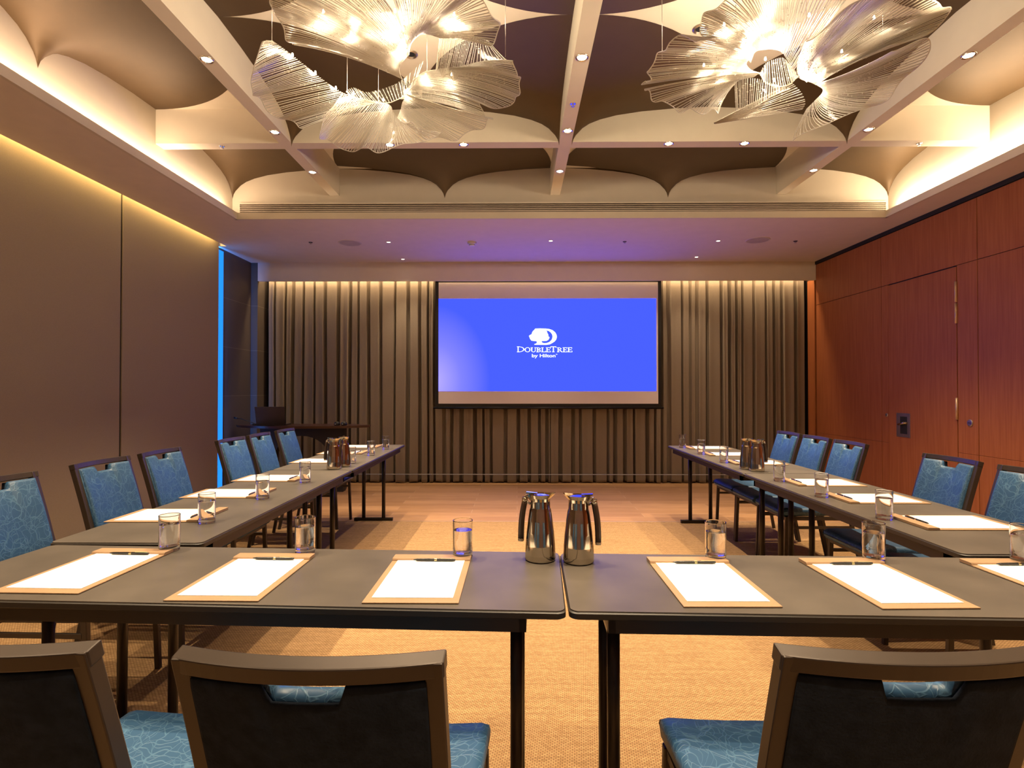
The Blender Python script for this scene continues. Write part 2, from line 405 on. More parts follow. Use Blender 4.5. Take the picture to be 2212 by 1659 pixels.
# air grille
gr = thing('air_grille', 'long slotted air grille on the far side of the ceiling recess', 'vent', (0, 0, 0))
gx0, gx1, gz0, gz1 = -2.88, 3.79, 3.095, 3.232
MB().box(gx0, gx1, CY1 - .006, CY1 - .002, gz0, gz1).build('backing', mat('grille_backing', (.10, .075, .055), .8), gr)
s = MB()
for i in range(7):
    z = gz0 + .012 + i * .0192
    s.box(gx0, gx1, CY1 - .022, CY1 - .006, z, z + .006)
s.build('slats', M['grille'], gr)
s = MB(); s.box(gx0, gx1, CY1 - .024, CY1 - .004, gz1 - .004, gz1 + .004); s.box(gx0 - .006, gx0, CY1 - .024, CY1 - .004, gz0, gz1 + .004); s.box(gx1, gx1 + .006, CY1 - .024, CY1 - .004, gz0, gz1 + .004)
s.build('frame', M['coffer'], gr)

# ------------------------------------------------------------------ ceiling fittings
def downlight(x, y, z, r, label, group, first=[None]):
    t = thing('downlight', label, 'ceiling light', (x, y, z), 0, group)
    MB().lathe([(r * .78, -.001), (r, -.006), (r * 1.12, -.003), (r * 1.12, 0)], 24).build('ring', M['chrome'] if r > .03 else M['whitefix'], t)
    MB().lathe([(.0001, -.004), (r * .5, -.0045), (r * .78, -.002)], 24).build('lens', M['lamp'], t)
    return t
WARM = (1, .77, .50)
def spot(x, y, z, e, size=1.35, blend=.9, col=WARM, aim=None, rad=.03):
    l = bpy.data.lights.new('spot', 'SPOT'); l.energy = e; l.color = col; l.spot_size = size; l.spot_blend = blend; l.shadow_soft_size = rad * .6
    o = bpy.data.objects.new('spot_lamp', l); COL.objects.link(o); o.location = (x, y, z)
    if aim is not None: o.rotation_euler = (Vector(aim) - Vector((x, y, z))).to_track_quat('-Z', 'Y').to_euler()
    return o
GD = 'downlights set in the ceiling beams'
bnames = {-1.90: 'left', .395: 'middle', 2.73: 'right'}
SE = 245
for x in BX:
    for y, w_ in ((3.31, 'nearest of the three in view'), (4.25, 'second from the grille'), (5.04, 'nearest the grille')):
        downlight(x, y, ZB, .036, 'round downlight in the %s long ceiling beam, %s' % (bnames[x], w_), GD)
        spot(x, y, ZB - .02, SE)
    for y in (1.9, .9, -.1): spot(x, y, ZB - .02, SE * (.9 if y > 1 else 1.0))
for x, w_ in ((-1.05, 'behind the left chandelier'), (-.44, 'right of the left chandelier'), (1.245, 'left of the pair'), (1.865, 'right of the pair by the right chandelier')):
    downlight(x, 4.48, ZB, .036, 'round glowing downlight in the cross beam, %s' % w_, GD); spot(x, 4.48, ZB - .02, SE)
    spot(x, 2.18, ZB - .02, SE * .8)
GS = 'small downlights in the soffit before the screen'
for x, y, w_ in ((-1.508, 6.387, 'left front one by the left speaker grille'), (-1.514, 7.22, 'left rear one by the bulkhead'), (.392, 6.35, 'middle one above the screen'), (2.34, 6.37, 'right front one beside the right speaker grille'), (2.34, 7.14, 'right rear one by the bulkhead')):
    downlight(x, y, ZS, .025, 'small downlight in the cream soffit, ' + w_, GS)
    spot(x, y, ZS - .02, 60, 1.5)
for x, w_ in ((-2.43, 'left of the left speaker grille'), (1.26, 'right of the middle downlight'), (3.25, 'right of the right speaker grille')):
    t = thing('ceiling_sprinkler', 'tiny dark sprinkler head in the soffit, ' + w_, 'sprinkler', (x, 6.4, ZS))
    MB().lathe([(.0001, -.02), (.012, -.02), (.014, -.016), (.005, -.012), (.005, 0)], 12).build('head', M['steel_b'], t)
    MB().lathe([(.006, -.002), (.022, -.002), (.024, 0)], 16).build('plate', M['dark'], t)
for x, y, w_ in ((-2.45, 4.5, 'left end of the cross beam'), (3.30, 4.5, 'right end of the cross beam'), (.395, 3.85, 'middle long beam')):
    t = thing('ceiling_sprinkler', 'tiny sprinkler head under the ' + w_, 'sprinkler', (x, y, ZB))
    MB().lathe([(.0001, -.02), (.012, -.02), (.014, -.016), (.005, -.012), (.005, 0)], 12).build('head', M['steel_b'], t)
    MB().lathe([(.006, -.002), (.020, -.002), (.022, 0)], 16).build('plate', M['chrome'], t)
for x, y, w_ in ((-1.975, 6.43, 'left'), (2.79, 6.35, 'right')):
    t = thing('ceiling_speaker', 'round flat speaker grille in the soffit, the %s one' % w_, 'speaker', (x, y, ZS))
    MB().lathe([(.0001, -.004), (.12, -.004)], 32).build('mesh_cover', mat('speaker_mesh', (.58, .50, .44), .8, bump=1, bscale=900), t)
    MB().lathe([(.12, -.004), (.13, -.006), (.135, 0)], 32).build('rim', M['whitefix'], t)
t = thing('smoke_detector', 'white round smoke detector on the soffit before the screen', 'smoke detector', (-.53, 6.41, ZS))
MB().lathe([(.0001, -.045), (.03, -.045), (.036, -.03), (.05, -.026), (.055, -.01), (.055, 0)], 24).build('body', M['socketw'], t)
MB().lathe([(.031, -.034), (.0365, -.034), (.0365, -.030), (.031, -.03)], 24).build('sensor_slot', M['dark'], t)
for x, y, w_ in ((-.73, 3.725, 'left'), (1.17, 3.48, 'right')):
    t = thing('accent_spot', 'small dark-ringed fixture on the flat ceiling above the %s chandelier' % w_, 'ceiling light', (x, y, ZC))
    MB().lathe([(.028, -.002), (.04, -.012), (.048, -.006), (.048, 0)], 24).build('ring', M['steel_b'], t)
    MB().lathe([(.0001, -.004), (.028, -.004)], 24).build('lens', M['dark'], t)

# ------------------------------------------------------------------ area lamps (LED strips)
def area(x, y, z, sx, sy, e, col, rot):
    l = bpy.data.lights.new('strip', 'AREA'); l.shape = 'RECTANGLE'; l.size = sx; l.size_y = sy; l.energy = e; l.color = col
    o = bpy.data.objects.new('led_strip', l); COL.objects.link(o); o.location = (x, y, z); o.rotation_euler = rot; return o
COV = (1, .71, .46)
UP = PI
area((LX0 + CX0) / 2, 2.2, ZS + .055, .05, 6.6, 52, COV, (UP, 0, 0))
area((LX1 + CX1) / 2, 2.2, ZS + .055, .05, 6.6, 120, (1, .75, .48), (UP, 0, 0))
area(.4, (LY1 + CY1) / 2, ZS + .055, 6.4, .05, 3.5, COV, (UP, 0, 0))
area(.4, (LY0 + CY0) / 2, ZS + .055, 6.4, .05, 60, COV, (UP, 0, 0))
area(-3.545, 1.9, ZS + .14, .04, 9.0, 62, (1, .73, .28), (0, 0, 0))
area(.2, 7.53, ZS - .05, 7.5, .05, 60, (1, .74, .45), (0, 0, 0))
area(-3.604, 6.54, 1.55, .03, 2.9, 55, (.03, .24, 1), (PI / 2, 0, 1.3))
glow_band = MB().box(XS, XS + .006, 6.58, 6.705, .005, 3.0).build('painted_blue_glow', emit('blue_wall_glow', (.015, .22, 1), 1.6)); tag(glow_band, 'vertical band of painted blue glow on the stone wall beside the fabric wall', 'painted glow')  # emissive band stands in for the blue LED glow falling on the stone

# ------------------------------------------------------------------ curtains
def curtain(x0, x1, label, seed):
    rnd = random.Random(seed); y0 = 7.66
    xs = []; x = x0
    prof = []
    while x < x1:
        wdt = rnd.choice((.055, .07, .085, .10, .13, .15)) * rnd.uniform(.9, 1.1); gap = rnd.uniform(.028, .055)
        a = rnd.uniform(.028, .06)
        prof += [(x, a * .2), (x + .008, -a), (x + wdt * .5, -a * rnd.uniform(.75, .95)), (x + wdt, -a), (x + wdt + .006, a * .3), (x + wdt + gap * .5, a)]
        x += wdt + gap
    pts = []
    for i in range(len(prof) - 1):
        (xa, ya), (xb, yb) = prof[i], prof[i + 1]
        n = max(2, int((xb - xa) / .012) + 2)
        for k in range(n):
            t = k / n; s_ = t * t * (3 - 2 * t); pts.append((min(xa + (xb - xa) * t, x1), ya + (yb - ya) * s_))
    zs = [.012, .05, .3, .8, 1.4, 2.0, 2.5, 2.72, 2.92]
    vs = []; k = len(pts)
    for j, z in enumerate(zs):
        for i, (x, y) in enumerate(pts):
            sh = .006 * math.sin(x * 9 + z * 1.3)
            vs.append((x + sh * .7, y0 + y * (1.0 if z < 2.6 else .8) + sh + (.0 if z < 2.9 else 0), z + (.008 * math.sin(x * 21) if j == 0 else 0)))
    fs = [(j*k+i, j*k+i+1, (j+1)*k+i+1, (j+1)*k+i) for j in range(len(zs) - 1) for i in range(k - 1)]
    o = MB().add(vs, fs, True).build('curtain', M['curtain'])
    md = o.modifiers.new('thick', 'SOLIDIFY'); md.thickness = .0015
    tag(o, label, 'curtain', 'pleated curtains across the far wall'); return o
curtain(-3.48, .462, 'taupe pleated floor-length curtain, left half, behind the wooden console', 3)
curtain(.466, 3.985, 'taupe pleated floor-length curtain, right half, beside the veneer wall', 11)
struct(MB().box(-3.4, 3.98, 7.575, 7.579, .122, .132).build('trim_4', mat('rail_line', (.55, .62, .75), .4, .5)), 'thin pale line low across the curtain', 'trim')

# ------------------------------------------------------------------ projection screen
SY = 7.50
def SP(px, py, dy=0): return Vector(((px - VX) / F * SY, SY - dy, H + (VY - py) / F * SY))
scr = thing('projection_screen', 'pull-down projection screen with a black border showing a blue picture', 'projection screen', (0, 0, 0))
def srect(x0, y0, x1, y1, d0, d1):
    a = SP(x0, y0); b = SP(x1, y1); return MB().box(a.x, b.x, SY - d1, SY - d0, b.z, a.z)
m_ = MB()
for r in ((940, 590, 947, 881), (1421, 590, 1428, 881), (940, 596, 1428, 609.5), (947, 872, 1421, 881)):
    a = SP(r[0], r[1]); b = SP(r[2], r[3]); m_.box(a.x, b.x, SY - .006, SY - .001, b.z, a.z)
m_.build('border', M['black'], scr)
srect(947, 609, 1421, 872, .001, .004).build('fabric', M['screenfab'], scr)
a = SP(936, 881); b = SP(1432, 881)
MB().tube([(a.x, SY - .005, a.z), (b.x, SY - .005, b.z)], .016, 12).build('bottom_bar', M['black'], scr)
def blue_mat():
    m, nt, b = new_mat('projected_blue'); tc = N(nt, 'ShaderNodeTexCoord')
    sx = N(nt, 'ShaderNodeSeparateXYZ'); nt.links.new(tc.outputs['Generated'], sx.inputs[0])
    # soft lighter patch at the lower left of the projected picture
    vm = N(nt, 'ShaderNodeVectorMath', operation='DISTANCE'); vm.inputs[1].default_value = (-.05, 0, .08)
    mp = N(nt, 'ShaderNodeMapping'); mp.inputs['Scale'].default_value = (2.4, 0, .75); mp.inputs['Location'].default_value = (0, 0, 0)
    nt.links.new(tc.outputs['Generated'], mp.inputs[0]); nt.links.new(mp.outputs[0], vm.inputs[0])
    c = ramp(nt, vm.outputs['Value'], [(.0, (.50, .42, 1.0)), (.3, (.22, .22, 1.0)), (.62, (.062, .105, 1.0))])
    e = N(nt, 'ShaderNodeEmission', Strength=1.0); nt.links.new(c, e.inputs[0])
    # a second, purely blue component drives the glow on the room
    e2 = N(nt, 'ShaderNodeEmission', Strength=2.0); e2.inputs[0].default_value = (0.004, .008, 1, 1)
    ad = N(nt, 'ShaderNodeAddShader'); nt.links.new(e.outputs[0], ad.inputs[0]); nt.links.new(e2.outputs[0], ad.inputs[1])
    nt.links.new(ad.outputs[0], nt.nodes['Material Output'].inputs[0]); return m
pic = srect(947, 645, 1417, 845, .0045, .0055).build('projected_picture', blue_mat(), scr)
M['logo'] = emit('logo_white', (.92, 1, .97), 1.6)
LK = 1 / 11.06
def lz(x, y): p = SP(1080 + x * LK, 680 + y * LK, .0075); return p
def flat(polys, name, parent, zoff=0):
    mb = MB()
    for pl in polys:
        loops = pl if isinstance(pl[0][0], (tuple, list)) else [pl]
        vv = [[Vector((x, -y, 0)) for x, y in L] for L in loops]
        tri = tessellate_polygon(vv); al = [p for L in loops for p in L]
        mb.add([lz(x, y) for x, y in al], [tuple(t) for t in tri])
    return mb.build(name, M['logo'], parent)
outer = [(840,330),(960,326),(1090,330),(1180,340),(1260,370),(1320,420),(1352,480),(1360,530),(1345,590),(1310,635),(1260,670),(1190,708),(1100,720),(830,718),(815,705),(870,682),(885,655),(870,632),(800,626),(750,618),(720,580),(705,540),(692,505),(715,483),(755,465),(768,420),(790,385),(820,360)]
hole = [(1100,375),(1160,385),(1210,420),(1245,470),(1256,520),(1245,570),(1225,610),(1180,650),(1120,674),(1060,680),(1020,670),(995,650),(1000,628),(1110,625),(1155,600),(1185,550),(1175,525),(1150,512),(1158,490),(1150,465),(1130,430),(1125,400)]
flat([[outer, hole]], 'tree_emblem', pic)
def glyph(ch, x0, x1, y0, y1):
    """simple book-serif capitals as flat pieces; x to the right, y downward"""
    w = x1 - x0; h = y1 - y0; st = 25; th = 11; P = []
    def R(a, b, c_, d): P.append([(a, b), (c_, b), (c_, d), (a, d)])
    def stem(cx, ext=20):
        R(cx - st/2, y0, cx + st/2, y1); R(cx - st/2 - ext*.8, y0, cx + st/2 + ext*.8, y0 + th); R(cx - st/2 - ext*.8, y1 - th, cx + st/2 + ext*.8, y1)
    def ring(cx, cy, rx, ry, a0, a1, t1, t2):
        n = 22; pts = [(a0 + (a1 - a0) * i / n) for i in range(n + 1)]
        o = [(cx + rx * math.cos(a), cy + ry * math.sin(a)) for a in pts]
        i_ = [(cx + (rx - (t1 + (t2 - t1) * abs(math.cos(a)))) * math.cos(a), cy + (ry - t1) * math.sin(a)) for a in pts]
        for k in range(n): P.append([o[k], o[k+1], i_[k+1], i_[k]])
    L = x0 + 16 + st / 2
    if ch == 'D': stem(L); ring(L, (y0+y1)/2, x1 - L, h/2, -PI/2, PI/2, th, st + 4)
    elif ch == 'O': ring((x0+x1)/2, (y0+y1)/2, w/2, h/2, 0, 2*PI, th, st)
    elif ch == 'U':
        a, b = x0 + 22, x1 - 18
        R(a - st/2, y0, a + st/2, y1 - h*.3); R(b - 7, y0, b + 7, y1 - h*.3); R(a - 27, y0, a + 27, y0 + th); R(b - 20, y0, b + 20, y0 + th)
        ring((a+b)/2 - 3, y1 - h*.34, (b-a)/2 + 10, h*.34, 0, PI, th, 18)
    elif ch == 'B':
        stem(L); ring(L, y0 + h*.26, x1 - 8 - L, h*.26, -PI/2, PI/2, th, st - 3); ring(L, y0 + h*.74, x1 - L, h*.27, -PI/2, PI/2, th, st)
    elif ch == 'L': stem(L); R(L, y1 - th, x1, y1); R(x1 - 10, y1 - 34, x1, y1)
    elif ch == 'E':
        stem(L); R(L, y0, x1 - 6, y0 + th); R(x1 - 15, y0, x1 - 6, y0 + 30); R(L, (y0+y1)/2 - 6, x1 - 26, (y0+y1)/2 + 5); R(x1 - 34, (y0+y1)/2 - 16, x1 - 26, (y0+y1)/2 + 15); R(L, y1 - th, x1, y1); R(x1 - 10, y1 - 32, x1, y1)
    elif ch == 'T':
        c_ = (x0 + x1) / 2; R(c_ - st/2, y0, c_ + st/2, y1); R(x0, y0, x1, y0 + th + 3); R(x0, y0, x0 + 10, y0 + 34); R(x1 - 10, y0, x1, y0 + 34); R(c_ - 30, y1 - th, c_ + 30, y1)
    elif ch == 'R':
        stem(L); ring(L, y0 + h*.27, x1 - 28 - L, h*.27, -PI/2, PI/2, th, st - 3)
        P.append([(L + 14, y0 + h*.5), (L + 42, y0 + h*.5), (x1 + 6, y1), (x1 - 30, y1)])
    return P
polys = []
for ch, a, b, t in (('D',405,585,757),('O',590,728,778),('U',738,862,782),('B',868,978,782),('L',985,1092,782),('E',1096,1212,782),('T',1205,1345,757),('R',1362,1496,782),('E',1498,1606,782),('E',1612,1728,782)):
    polys += glyph(ch, a, b, t, 893)
flat(polys, 'lettering', pic)
def text_mesh(body, x0, x1, ybase, hgt, off, parent):
    cu = bpy.data.curves.new('lettering', 'FONT'); cu.body = body; cu.size = 1; cu.offset = off
    tmp = bpy.data.objects.new('tmp', cu); COL.objects.link(tmp); bpy.context.view_layer.update()
    me = bpy.data.meshes.new_from_object(tmp.evaluated_get(bpy.context.evaluated_depsgraph_get()))
    bpy.data.objects.remove(tmp); bpy.data.curves.remove(cu)
    xs = [v.co.x for v in me.vertices]; a, b = min(xs), max(xs); top = .73
    for v in me.vertices:
        v.co = lz(x0 + (v.co.x - a) / (b - a) * (x1 - x0), ybase - v.co.y / top * hgt)
    me.materials.clear(); me.materials.append(M['logo'])
    me.name = 'lettering'; o = bpy.data.objects.new('lettering', me); COL.objects.link(o); o.parent = parent; return o
text_mesh('by Hilton', 762, 1325, 1014, 80, .018, pic)
text_mesh('TM', 1330, 1368, 955, 18, .02, pic)

# ------------------------------------------------------------------ wooden console, laptop
cs = thing('console_table', 'dark wooden console with boat-shaped top and arched front, in the far left corner', 'console table', (-2.74, 7.0, 0))
vs = []; n = 40; hw = .865
ring = []
for i in range(n + 1):
    t = -1 + 2 * i / n; ring.append((t * hw, -.26 * (1 - abs(t) ** 2.6) - .015 , 0))
for i in range(n + 1):
    t = 1 - 2 * i / n; ring.append((t * hw, .22 * (1 - abs(t) ** 4) + .015, 0))
k = len(ring); vs = [(x, y, .845 + z) for x, y, z in ring] + [(x * .985, y * .96, .815 + z) for x, y, z in ring]
fs = [tuple(range(k)), tuple(reversed(range(k, 2 * k)))] + [(i, i + k, (i + 1) % k + k, (i + 1) % k) for i in range(k)]
MB().add(vs, fs).build('top', M['console'], cs)
pts = [(-.53, 0), (-.53, .815), (.53, .815), (.53, 0), (.36, 0), (.36, .40)]
for i in range(17):
    a = PI * i / 16; pts.append((.36 * math.cos(a), .40 + .31 * math.sin(a)))
pts += [(-.36, .40), (-.36, 0)]
P3 = [Vector((x, z, 0)) for x, z in pts]; tri = tessellate_polygon([P3]); k = len(pts)
vs = [(x, -.06, z) for x, z in pts] + [(x, .06, z) for x, z in pts]
fs = [tuple(t) for t in tri] + [tuple(q + k for q in reversed(t)) for t in tri] + [(i, (i + 1) % k, (i + 1) % k + k, i + k) for i in range(k)]
MB().add(vs, fs).build('arched_panel', mat('console_panel', (.012, .009, .008), .6), cs)
MB().box(-.50, -.40, .06, .2, 0, .815).build('rear_post', M['console'], cs); MB().box(.40, .50, .06, .2, 0, .815).build('rear_post', M['console'], cs)
lp = thing('laptop', 'dark laptop, lid open, on the left of the wooden console', 'laptop', (-3.11, 6.98, .8475), .1)
MB().box(-.175, .175, -.11, .12, 0, .016).build('base', M['laptop'], lp, bevel=.004)
lid = MB().add([(-.18, -.115, .014), (.18, -.115, .014), (.18, -.18, .235), (-.18, -.18, .235), (-.18, -.107, .014), (.18, -.107, .014), (.18, -.172, .238), (-.18, -.172, .238)],
    [(0,1,2,3),(7,6,5,4),(0,4,5,1),(1,5,6,2),(2,6,7,3),(3,7,4,0)]).build('lid', M['laptop'], lp, bevel=.003)
mc = thing('gooseneck_microphone', 'dark thin gooseneck microphone lying low on the left end of the console', 'microphone', (-3.42, 6.95, .846))
MB().tube([(-.14, 0, .085), (-.10, 0, .08), (-.02, 0, .055), (.05, 0, .03), (.08, 0, .014)], .005, 8).build('neck', M['black'], mc)
MB().lathe([(.0001, 0), (.035, 0), (.035, .014), (.012, .02), (.0001, .02)], 20, (.08, 0, 0)).build('base', M['black'], mc)
MB().tube([(-.19, 0, .095), (-.14, 0, .085)], .011, 10).build('head', M['black'], mc)
for x, w_ in ((-2.285 , 'left'), (-2.195, 'right')):
    pk = thing('microphone_puck', 'small dark rounded microphone puck on the right end of the console, the %s one' % w_, 'microphone', (x, 6.93, .846))
    MB().lathe([(.0001, 0), (.034, 0), (.040, .012), (.034, .035), (.02, .045), (.0001, .048)], 24).build('body', M['black'], pk)
    MB().lathe([(.0001, 0), (.010, 0), (.010, .006), (.0001, .008)], 14, (-.01, -.035, .012)).build('highlight_dot', M['socketw'], pk)  # white disc painted in as the pale highlight on the dark body
sk = thing('wall_socket', 'small white double socket low on the stone wall behind the blue chairs', 'socket', (XS, 7.58, .31))
MB().box(0, .009, -.045, .045, -.075, .075).build('plate', M['socketw'], sk, bevel=.003)
MB().box(.009, .0095, -.02, .02, .02, .05).build('outlet', M['dark'], sk); MB().box(.009, .0095, -.02, .02, -.05, -.02).build('outlet', M['dark'], sk)

# ------------------------------------------------------------------ tables
def rounded(x0, x1, y0, y1, r, n=6):
    P = []
    for cx, cy, a in ((x1 - r, y1 - r, 0), (x0 + r, y1 - r, PI/2), (x0 + r, y0 + r, PI), (x1 - r, y0 + r, 1.5*PI)):
        for i in range(n + 1):
            t = a + PI / 2 * i / n; P.append((cx + r * math.cos(t), cy + r * math.sin(t)))
    return P
def table(L, W, loc, rz, label, TH=.74):
    """table along local x, centred"""
    t = thing('folding_table', label, 'table', loc, rz, 'folding tables set in a U')
    hx, hy = L / 2, W / 2; o = rounded(-hx, hx, -hy, hy, .022)
    def ring(k, z): return [(x - k * (1 if x > 0 else -1), y - k * (1 if y > 0 else -1), z) for x, y in o]
    MB().loft([ring(.004, TH - .003), ring(0, TH - .006), ring(0, TH - .019), ring(.004, TH - .022)], smooth=False).build('rim', M['rim'], t)
    MB().add(ring(.0035, TH), [tuple(range(len(o)))]).add(ring(.0035, TH - .004), [tuple(reversed(range(len(o))))]).loft([ring(.0035, TH - .004), ring(.0035, TH)], caps=False, smooth=False).build('tabletop', M['top'], t)
    a = MB(); i = .10; j = .025
    a.box(-hx + i, hx - i, -hy + j, -hy + j + .018, TH - .064, TH - .022); a.box(-hx + i, hx - i, hy - j - .018, hy - j, TH - .064, TH - .022)
    a.box(-hx + i, -hx + i + .018, -hy + j, hy - j, TH - .064, TH - .022); a.box(hx - i - .018, hx - i, -hy + j, hy - j, TH - .064, TH - .022)
    a.build('apron', M['apron'], t)
    for s in (-1, 1):
        lx = s * (hx - .13)
        for q in (-1, 1):
            MB().tube([(lx, q * .098, .03), (lx, q * .098, TH - .03)], .0175, 14).build('leg', M['legblack'], t)
        f = MB().box(lx - .018, lx + .018, -.19, .19, .004, .034).build('foot', M['legblack'], t, bevel=.004)
        MB().box(lx - .016, lx + .016, -.16, .16, TH - .06, TH - .035).build('crossbar', M['legblack'], t)
        b = MB(); b.bar((lx - s * .01, 0, TH - .13), (lx - s * .16, 0, TH - .045), .012, .012); b.box(lx - .01, lx + .01, -.098, .098, TH - .14, TH - .125)
        b.build('brace', M['legblack'], t)
    return t
RL = math.radians(-2.4); 
A = Vector((.122, 1.366)); ux = Vector((math.cos(RL), math.sin(RL))); uy = Vector((-math.sin(RL), math.cos(RL)))
cL = A - ux * .90 + uy * .25
table(1.80, .50, (cL.x, cL.y, 0), RL, 'dark folding table at the front, left of the narrow gap')
RR = math.radians(-1.6); ux = Vector((math.cos(RR), math.sin(RR))); uy = Vector((-math.sin(RR), math.cos(RR)))
cR = Vector((.130, 1.368)) + ux * .90 + uy * .245
table(1.80, .49, (cR.x, cR.y, 0), RR, 'dark folding table at the front, right of the narrow gap')
table(1.80, .56, (-1.415, 2.865, 0), PI / 2, 'dark folding table of the left row, nearest the front table')
table(1.76, .56, (-1.415, 4.649, 0), PI / 2, 'dark folding table of the left row, nearest the screen')
table(1.78, .56, (1.775, 2.745, 0), PI / 2, 'dark folding table of the right row, nearest the front table')
table(1.82, .56, (1.775, 4.55, 0), PI / 2, 'dark folding table of the right row, nearest the screen')
TT = .7405

# ------------------------------------------------------------------ chairs (local +y faces the table)
def back_pt(x, s, out=0.0):
    """point on the leaning, inward-curved back: s 0 at the seat, 1 at the top"""
    z = .45 + .47 * s; y = -.235 - .125 * max(0, s) ** 1.15 - .030 * (1 - min(1, (x / .2) ** 2)) * (.45 + .55 * s)
    return Vector((x, y, z))
lean = Vector((0, -.125, .47)).normalized(); nrm = Vector((0, .47, .125)).normalized()
def make_chair():
    t = thing('banquet_chair', 'x', 'chair', group='blue banquet chairs round the tables')
    # seat cushion
    rings = []
    yy = [-.235, -.228, -.20, -.10, .0, .10, .18, .225, .245, .252]
    for y in yy:
        u = (y + .235) / .487; hw = .198 + .020 * u; edge = 0
        if y < -.23 or y > .25: edge = .022
        elif y < -.22 or y > .24: edge = .008
        top = .478 - .012 * math.sin(u * PI) - .016 * max(0, (u - .8) / .2) ** 2 - edge; bot = .408 + edge * .8
        r = []
        m = 14
        xs_ = [-hw + edge, -hw + .006, -hw + .025, -hw * .6, -hw * .25, hw * .25, hw * .6, hw - .025, hw - .006, hw - edge]
        for x in xs_:
            q = abs(x) / hw; r.append((x, y, top - (.020 if q > .985 else .006 if q > .93 else 0) - .008 * math.cos(x / hw * PI / 2)))
        for x in reversed(xs_): r.append((x * .985, y, bot + (.012 if abs(x) / hw > .93 else 0)))
        rings.append(r)
    MB().loft(rings).build('seat', M['blue'], t)
    # backrest pad with a hand-hold notch at the top middle
    def pad(d0, d1, name, m, grow=0, s0=.10, s1=.922):
        cols = [-.169, -.165, -.155, -.13, -.09, -.060, -.053, -.048, -.02, 0, .02, .048, .053, .060, .09, .13, .155, .165, .169]
        rings = []
        for x in cols:
            e = .012 if abs(x) > .168 else .004 if abs(x) > .16 else 0
            top = s1 if abs(x) > .055 else (s1 - .062 if abs(x) < .05 else s1 - .04) 
            r = []
            D = (d1 - d0)
            zz = [(s0 + e, d0 + D * .25), (s0 + e * .5, d0 + D * .75), (s0 + .02, d1 - e * .6), (s0 + (top - s0) * .33, d1 - e * .6 + .004), (s0 + (top - s0) * .66, d1 - e * .6 + .004), (top - .03, d1 - e * .6), (top - .006, d0 + D * .8), (top, d0 + D * .5), (top - .006, d0 + .002), (top - .03, d0), (s0 + (top - s0) * .5, d0), (s0 + .02, d0)]
            for s_, dd in zz: r.append(back_pt(x * (1 + grow), s_) + nrm * dd)
            rings.append(r)
        return MB().loft(rings).build(name, m, t)
    pad(-.002, .030, 'backrest', M['blue'])
    pad(-.014, -.003, 'back_panel', M['navy'], .005)
    # back frame: uprights and curved top rail
    f = MB()
    for s in (-1, 1):
        rings = []
        for i in range(7):
            p = back_pt(s * .181, -.02 + (.984 + .02) * i / 6); a = Vector((.013, 0, 0)); b = nrm * .0138
            rings.append([p - a - b, p + a - b, p + a + b, p - a + b])
        f.loft(rings, smooth=False)
    for s0, th in ((.958, .0135), (.06, .011)):
        rings = []
        for i in range(17):
            x = -.1955 + .391 * i / 16; p = back_pt(x, s0); a = nrm * .014; b = lean * th
            rings.append([p - a - b, p - a + b, p + a + b, p + a - b])
        f.loft(rings, smooth=False)
    f.build('back_frame', M['frame'], t, bevel=.0025)
    # legs, seat frame, stretchers
    for s in (-1, 1):
        MB().bar((s * .202, .205, .41), (s * .205, .222, .0), .022, .024).build('leg', M['frame'], t, bevel=.003)
        MB().bar((s * .192, -.225, .46), (s * .205, -.315, .0), .022, .024).build('leg', M['frame'], t, bevel=.003)
        MB().bar((s * .208, .20, .335), (s * .200, -.24, .335), .014, .018, (0, 0, 1)).build('stretcher', M['frame'], t)
    MB().box(-.208, .208, .195, .217, .385, .408).box(-.20, .20, -.235, -.213, .385, .408).box(-.208, -.188, -.22, .2, .385, .408).box(.188, .208, -.22, .2, .385, .408).build('seat_frame', M['frame'], t)
    return t
proto = None
def chair(x, y, rz, label):
    global proto
    if proto is None: proto = make_chair(); proto.location = (x, y, 0); proto.rotation_euler.z = rz; proto['label'] = label; return proto
    return dup(proto, (x, y, 0), rz, label)
chair(-.288, 1.145, math.radians(-1.5), 'blue chair seen from behind at the left front table, nearest the centre gap')
chair(-.80, 1.175, math.radians(-3), 'blue chair seen from behind at the left front table, cut by the left picture edge')
chair(.575, 1.165, math.radians(0), 'blue chair seen from behind at the right front table')
for y, w_ in ((2.33, 'first from the front table, cut by the picture edge'), (2.93, 'second from the front table'), (3.43, 'third from the front table'), (4.26, 'third from the screen end'), (4.735, 'second from the screen end'), (5.26, 'nearest the screen end')):
    chair(-1.885, y, -PI / 2 + random.uniform(-.03, .03), 'blue chair along the left row, ' + w_)
for y, r_, w_ in ((4.93, .02, 'nearest the screen end'), (4.485, .0, 'second from the screen end'), (4.04, -.01, 'third from the screen end'), (3.10, .02, 'second from the front table'), (2.60, 0, 'first from the front table, cut by the picture edge')):
    chair(2.085, y, PI / 2 + r_, 'blue chair along the right row, ' + w_)

